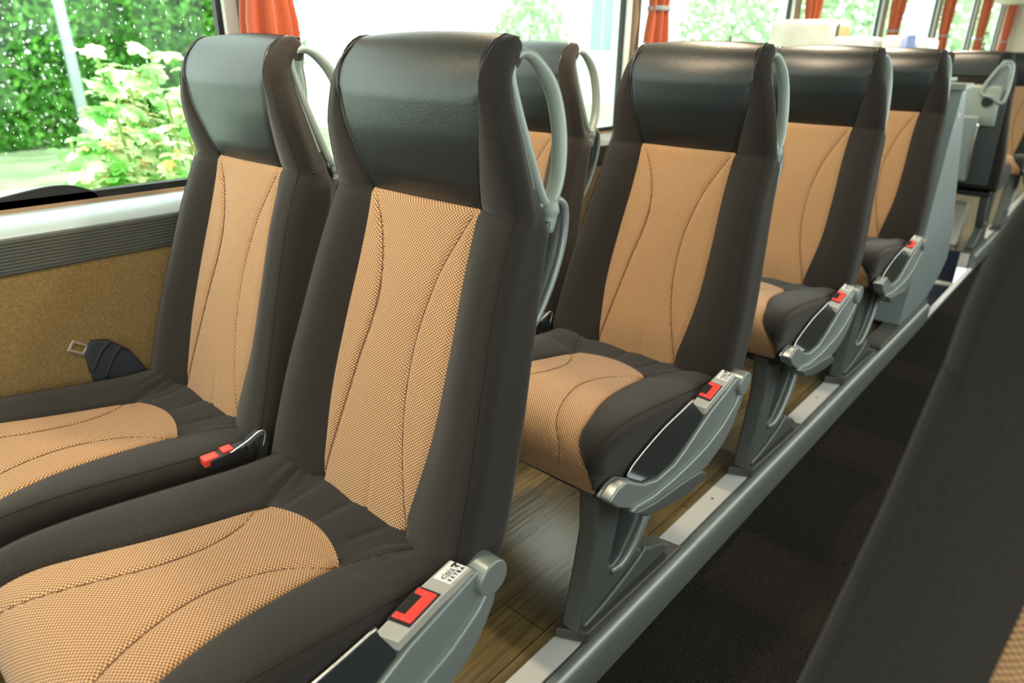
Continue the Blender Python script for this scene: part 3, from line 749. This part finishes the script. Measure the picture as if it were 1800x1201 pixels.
# opposite wall and roof with lamps
sbox('wall_right', 1.63, 1.70, -3.6, 9.8, -0.1, 0.80, m_felt)
for i, y in enumerate((-2.2, -0.6, 1.0, 2.6, 4.2, 5.8, 7.4, 9.0)): sbox('trim_%d' % (20+i), 1.67, 1.72, y, y+0.10, 0.80, ZT, m_white)
sbox('ceiling', -0.83, 1.72, -3.6, 9.8, 1.95, 2.0, m_cream)
sbox('ceiling_rack_left', -0.83, -0.12, -3.6, 9.8, 1.62, 1.95, m_cream)
sbox('ceiling_rack_right', 1.17, 1.72, -3.6, 9.8, 1.62, 1.95, m_cream)
sbox('wall_rear', -0.83, 1.72, 9.8, 9.86, -0.1, 2.0, m_cream)
sbox('wall_front', -0.83, 1.72, -3.70, -3.66, -0.1, 0.65, m_felt)

# galley cabinet behind the last seat, with things standing on it
cab = root('galley_cabinet', (-0.27, 2.95, 0)); tag(cab, 'tall blue-grey galley cabinet behind the furthest aisle seat', 'cabinet')
def cprism(pl, x0, x1): return MB().prism([(y-2.95, z) for y, z in pl], x0+0.27, x1+0.27)
cprism([(2.64,0.02),(2.705,0.40),(2.735,0.968),(2.80,0.968),(3.05,0.66),(3.35,0.30),(3.40,0.16),(3.30,0.09),(3.10,0.02)], -0.72, 0.195).build('cabinet_body', m_partn, cab, bevel=0.004)
cprism([(2.71,0.968),(2.71,0.992),(2.86,0.992),(2.86,0.982),(2.80,0.968)], -0.72, 0.205).build('cap_board', m_sil2, cab, bevel=0.003)
MB().box(0.464, 0.470, -0.20, -0.178, 0.86, 0.885).build('latch', m_chrome, cab, bevel=0.002)
# shelf board on the cabinet that carries the goods
cprism([(2.84,0.985),(2.84,1.000),(3.32,1.000),(3.32,0.985)], -0.72, 0.06).build('worktop', m_sil2, cab, bevel=0.003)
cprism([(3.26,0.10),(3.26,0.986),(3.32,0.986),(3.32,0.10)], -0.72, -0.10).build('rear_panel', m_partn, cab)

bx = root('covered_box', (-0.535, 3.04, 1.0005)); tag(bx, 'cream cloth-covered box standing highest on the galley cabinet', 'box')
b_ = MB().box(-0.155, 0.145, -0.11, 0.11, 0.0, 0.235).build('cloth_cover', m_box, bx, bevel=0.03, seg=5)
MB().box(0.145, 0.150, -0.085, 0.085, 0.02, 0.205).build('shaded_end', m_boxb, bx, bevel=0.001)  # end of the cream box, its shade painted in as brown
MB().box(0.1501, 0.156, -0.092, -0.076, 0.0, 0.215).build('corner_edge', m_drk, bx)
def goods(name, x, y, sx, sy, h, m, label, cat, rz=0, bev=0.015, group=None):
    o = MB().box(-sx, sx, -sy, sy, 0, h).build(name, m, None, bevel=bev, seg=4); o.location = (x, y, 1.0005); o.rotation_euler = (0, 0, rz); tag(o, label, cat, group); return o
goods('paper_stack', -0.285, 2.93, 0.085, 0.07, 0.160, m_bag, 'white wrapped stack beside the cream covered box', 'packet')
goods('food_packet', -0.145, 2.97, 0.045, 0.05, 0.165, m_bag, 'white film packet in the middle of the cabinet top', 'packet', 0.3)
goods('food_packet', -0.075, 2.90, 0.018, 0.04, 0.168, m_blue, 'small blue packet between the white packets on the cabinet', 'packet', 0.5, 0.008)
goods('food_packet', -0.018, 2.96, 0.030, 0.05, 0.155, m_bag, 'white packet right of the blue packet, near the cabinet end', 'packet', -0.2)
bt = root('bottle', (0.035, 2.93, 1.0005)); tag(bt, 'small green bottle at the aisle end of the cabinet top', 'bottle')
MB().tube([(0,0,0),(0,0,0.06),(0,0,0.078),(0,0,0.09),(0,0,0.10)], [0.017,0.017,0.012,0.007,0.007], 14).build('bottle_body', m_green, bt, angle=None)
MB().cyl((0,0,0.100),(0,0,0.112),0.009,12).build('cap', m_bag, bt)

# stair well beyond the cabinet
w = struct(root('floor_stairwell'))
MB().box(-0.742, 0.190, 3.12, 4.26, -0.22, -0.20).build('upper_tread', m_navy, w, smooth=False)
MB().box(-0.742, -0.30, 3.12, 4.26, -0.66, -0.50).build('lower_tread', m_navy, w, smooth=False)
MB().box(-0.742, 0.134, 3.062, 3.118, -0.60, 0.0).build('near_riser', m_navy, w, smooth=False)
MB().box(-0.742, 0.134, 4.262, 4.298, -0.60, 0.001).build('far_riser', m_navy, w, smooth=False)
MB().box(0.190, 0.222, 3.121, 4.259, -0.33, -0.089).build('aisle_riser', m_navy, w, smooth=False)
MB().box(0.190, 0.215, 3.121, 4.259, -0.0885, -0.080).build('edge_strip', m_edge, w, bevel=0.002)
MB().box(0.10, 0.186, 3.13, 3.20, -0.1995, -0.185).build('near_step_strip', m_edge, w, bevel=0.004)  # plain white edge strip on the tread, not a lamp
MB().box(-0.10, 0.186, 4.19, 4.25, -0.1995, -0.185).build('far_step_strip', m_edge, w, bevel=0.004)  # white strip at the far step edge, gives no light
# bin and hose beyond
bn = MB().box(-0.05, 0.05, -0.05, 0.05, 0, 0.26).build('waste_bin', m_box, None, bevel=0.01); bn.location = (0.03, 4.46, 0.0005); tag(bn, 'small cream waste bin on the far floor under the turned-away seat', 'bin')

# ------------------------------------------------------------------ seat belts
def belt_buckle(loc, rz, label):
    r = root('seat_belt_buckle', loc, rz); tag(r, label, 'seat belt', 'seat belt buckles between paired seats')
    body = MB().add([(-0.013,-0.034,0),(0.013,-0.034,0),(0.014,0.030,0),(-0.014,0.030,0),(-0.012,-0.032,0.018),(0.012,-0.032,0.018),(0.011,0.030,0.022),(-0.011,0.030,0.022)],
        [(3,2,1,0),(4,5,6,7),(0,1,5,4),(1,2,6,5),(2,3,7,6),(3,0,4,7)]).build('buckle_body', m_blk, r, bevel=0.003)
    MB().box(-0.010, 0.010, -0.042, -0.016, 0.006, 0.021).build('press_button', m_red, r, bevel=0.003)
    MB().box(-0.009, 0.009, -0.010, 0.008, 0.019, 0.0245).build('press_button', m_red, r, bevel=0.002)
    MB().tube(spline([(-0.004,0.030,0.014),(-0.002,0.046,0.026),(0,0.058,0.030),(0.001,0.066,0.018),(0,0.060,0.0),(0,0.062,-0.03)], 5), [(0.013, 0.0016)]*26, 8, flat=(1, 0, 0)).build('webbing', m_web, r, angle=None)
    MB().tube(spline([(0.014,0.0,0.020),(0.014,0.03,0.030),(0.014,0.052,0.040),(0.014,0.062,0.034),(0.014,0.055,0.01)], 5), 0.0016, 6).build('wire_stalk', m_chrome, r, angle=None)
belt_buckle((-0.2445, -0.088, 0.458), -0.08, 'red and black seat belt buckle lying between the nearest pair of seats')
belt_buckle((-0.2445, -0.088+PITCH_Y, 0.458), -0.08, 'seat belt buckle lying between the second pair of seats')
tg = root('seat_belt_tongue', (-0.727, -0.120, 0.470)); tag(tg, 'dark seat belt webbing with metal tongue resting against the mustard wall panel', 'seat belt')
# tongue plate with rectangular slot, in the wall plane (y,z)
def frame_plate(o, e1, e2, w, h, t, x0, x1):
    mb = MB()
    for (a0, a1, b0, b1) in ((0, w, 0, t), (0, w, h-t, h), (0, t, t, h-t), (w-t, w, t, h-t)):
        c = [o+e1*a+e2*b for a, b in ((a0,b0),(a1,b0),(a1,b1),(a0,b1))]
        mb.add([(x0, p.y, p.z) for p in c]+[(x1, p.y, p.z) for p in c], [(3,2,1,0),(4,5,6,7),(0,1,5,4),(1,2,6,5),(2,3,7,6),(3,0,4,7)])
    return mb
e1 = Vector((0, 0.80, -0.60)); e2 = Vector((0, 0.60, 0.80))
frame_plate(Vector((0, -0.040, 0.062)), e1, e2, 0.034, 0.024, 0.0055, -0.011, -0.008).build('tongue_plate', m_chrome, tg, bevel=0.0008)
MB().add([(-0.011,-0.012,0.046),(-0.011,0.004,0.072),(-0.011,0.034,0.066),(-0.011,0.072,0.030),(-0.011,0.100,-0.030),(-0.011,0.0,-0.035),(-0.011,-0.012,0.005)]+[(0.0000,-0.012,0.046),(0.0005,0.004,0.070),(0.0010,0.034,0.062),(0.0020,0.070,0.026),(0.0025,0.098,-0.034),(0.0025,0.0,-0.038),(0.0005,-0.010,0.002)],
         [tuple(range(7)), tuple(reversed(range(7,14)))]+[(i,(i+1)%7,(i+1)%7+7,i+7) for i in range(7)]).build('webbing_bundle', m_web, tg, bevel=0.003)
MB().tube(spline([(0.0015,-0.006,0.010),(0.0020,0.015,0.045),(0.0020,0.036,0.062)], 5), [(0.003,0.004)]*11, 6).build('webbing_fold', m_web, tg, angle=None)
MB().tube(spline([(0.0015,0.014,-0.012),(0.0025,0.036,0.028),(0.0025,0.056,0.046)], 5), [(0.003,0.005)]*11, 6).build('webbing_fold', m_web, tg, angle=None)

# ------------------------------------------------------------------ outside
gr = MB().box(-60, -1.6, -20, 90, -1.45, -1.30).build('ground', m_road, None, smooth=False); struct(gr)
gv = MB().box(-19, -14, -20, 90, -1.2999, -1.26).build('grass_verge', m_grass, None, smooth=False); struct(gv)
def leafcloud(name, parent, c, rad, n, size, m, seed, shell=0.55):
    rnd = random.Random(seed); v = []; f = []
    for i in range(n):
        while True:
            if shell == 0:
                p = Vector((rnd.uniform(-1,1), rnd.uniform(-1,1), rnd.uniform(-1,1))); p.x *= 1-0.3*abs(p.z)**3; break
            p = Vector((rnd.uniform(-1,1), rnd.uniform(-1,1), rnd.uniform(-1,1)))
            if shell < p.length < 1: break
        p = Vector((c[0]+p.x*rad[0], c[1]+p.y*rad[1], c[2]+p.z*rad[2]))
        a = Vector((rnd.gauss(0,1), rnd.gauss(0,1), rnd.gauss(0,1))).normalized(); b = a.orthogonal().normalized(); s = size*rnd.uniform(0.6, 1.3)
        q = len(v); cup = a.cross(b)*s*0.25
        v += [p-a*s, p-b*s*0.6+cup, p+a*s, p+b*s*0.6+cup]; f.append((q, q+1, q+2, q+3))
    return link(name, v, f, m, parent, True)
def tree(name, loc, rad, n, size, m, label, cat, seed, trunk=True, group=None):
    r = root(name, loc); tag(r, label, cat, group)
    leafcloud('foliage', r, (0, 0, rad[2]*0.95 + (0.9 if trunk else 0.05)), rad, n, size, m, seed, 0.45 if trunk else 0)
    MB().tube([(0,0,0),(0.05,0,rad[2]*0.9),(0,0.05,rad[2]*1.3)], [0.14,0.10,0.04], 8).build('trunk', m_trunk, r)
    return r
tree('hedge', (-20, 3.4, -1.3), (1.3, 3.2, 4.9), 30000, 0.11, m_hedge, 'dense green hedge at the far left behind the rain-spotted window', 'hedge', 1, False)
tree('hedge', (-20.5, 9.6, -1.3), (1.3, 2.8, 3.2), 20000, 0.11, m_hedge, 'lower green hedge between the street pole and the pale shrub', 'hedge', 2, False)
tree('tree', (-25, 10.5, -1.3), (2.2, 4.5, 6.0), 4200, 0.22, m_tree, 'light green tree above and behind the lower hedge', 'tree', 3)
tree('tree', (-26, 31.0, -1.3), (2.2, 2.4, 2.4), 1200, 0.20, m_tree, 'small pale tree seen above the nearest headrest', 'tree', 4)
tree('tree', (-17, 37.0, -1.3), (2.2, 4.0, 3.0), 1300, 0.22, m_tree, 'pale trees above the left half of the second aisle headrest', 'tree', 5)
tree('tree', (-10, 33.0, -1.3), (2.4, 3.0, 3.2), 2000, 0.20, m_tree, 'pale tree right above the second headrest, beside the cream box', 'tree', 6)
tree('tree', (-7, 47.0, -1.3), (2.6, 5.0, 3.4), 1300, 0.25, m_tree, 'far pale trees behind the curtains on the right', 'tree', 8)
# street pole
pl = root('street_pole', (-17.4, 5.2, -1.3)); tag(pl, 'pale grey street pole standing in front of the hedge', 'pole')
MB().tube([(0,0,0),(0,0,8.0)], [0.12,0.10], 12).build('pole_shaft', m_pole, pl, angle=None); MB().cyl((0,0,0),(0,0,0.4),0.18,12).build('pole_base', m_pole, pl)
# shrub by the window with lobed pale leaves
sh = root('shrub', (-1.95, 0.55, -1.3)); tag(sh, 'pale yellow-green shrub with lobed leaves close outside the near window', 'shrub')
rnd = random.Random(11); v = []; f = []; tv = []; tf = []; st = MB()
def lobed(p, nrm, ax, s, V, F):
    b = nrm.cross(ax); q = len(V); V.append(p + nrm*s*0.12); K = 20
    for k in range(K):
        a = 2*PI*k/K; rr = s*(0.62+0.38*abs(math.cos(a*2.5)))*(1.0 if k else 0.35); V.append(p + ax*math.cos(a)*rr + b*math.sin(a)*rr*0.92 - nrm*s*0.12*math.cos(a*5))
    for k in range(K): F.append((q, q+1+k, q+1+(k+1) % K))
for i in range(30):
    by, bx_ = rnd.uniform(-0.28, 0.80), rnd.uniform(-0.40, 0.15)
    hgt = rnd.uniform(2.0, 2.38) if by < 0.2 else rnd.uniform(1.75, 2.2); lean = rnd.uniform(-0.15, 0.15)
    stem = spline([(bx_*0.3, by*0.4, 0), (bx_, by, hgt*0.5), (bx_+0.03, by+lean*0.5, hgt*0.8), (bx_+0.05, by+lean, hgt)], 6)
    st.tube(stem, 0.006, 5)
    for k in range(6, len(stem)):
        for q in range(2):
            a = rnd.uniform(0, 2*PI); d = Vector((math.cos(a), math.sin(a), rnd.uniform(-0.2, 0.5))).normalized(); p = stem[k] + d*rnd.uniform(0.03, 0.09)
            nrm = (Vector((rnd.uniform(-0.2, 0.9), rnd.uniform(-0.5, 0.5), 1))).normalized(); ax = (d - nrm*d.dot(nrm)).normalized()
            lobed(p, nrm, ax, rnd.uniform(0.04, 0.075), v, f)
            if rnd.random() < 0.30: lobed(p+Vector((0.01, 0, 0.02)), nrm, ax, rnd.uniform(0.018, 0.03), tv, tf)
link('lobed_leaves', v, f, m_bush, sh, True); link('leaf_tips', tv, tf, m_tip, sh, True); st.build('stems', m_stem, sh, angle=None)
# building far behind
bd = root('building', (-30, 44, -1.3)); tag(bd, 'white building with a tall blue-grey window, above the gap between headrests', 'building')
MB().box(-8, 0, -2.3, 6, 0, 9).build('wall', m_bldg, bd, smooth=False)
wd = MB().box(0.0, 0.06, -1.9, 1.1, 2.2, 8.0).build('window_frame', m_bldg, bd, smooth=False)
MB().box(0.06, 0.09, -1.75, -0.4, 2.4, 7.8).box(0.06, 0.09, -0.25, 0.95, 2.4, 7.8).build('pane', m_pane, wd, smooth=False)
# rain on the near pane
rnd = random.Random(5); mb = MB()
for i in range(1500):
    y = rnd.uniform(-0.45, 0.29); z = rnd.uniform(0.85, 1.35); s = rnd.choice((0.0007, 0.0010, 0.0013, 0.0018))
    if rnd.random() < (y+0.45)*0.9: continue
    mb.ball((-0.8066, y, z), s*0.6, s*0.9, s*rnd.uniform(1.0, 2.2), 6, 4)
rd = mb.build('raindrops', m_drop, None, angle=None); tag(rd, 'raindrops on the outside of the near window pane', 'raindrops', kind='stuff')
# dark rounded hump at the foot of the near window
hp = spline([(0,-0.30,0.808),(0,-0.22,0.826),(0,-0.13,0.840),(0,-0.085,0.842),(0,-0.055,0.836),(0,-0.030,0.822),(0,-0.022,0.808)], 5)
MB().prism([(p.y, p.z) for p in hp], -0.800, -0.790).build('wiper_hump', m_rub, bpy.data.objects['window_3'] if False else None, bevel=0.001)
hpo = bpy.data.objects['wiper_hump']; hpo.name = 'window_latch_cover'; tag(hpo, 'black rounded cover at the foot of the near window, on the left', 'cover')
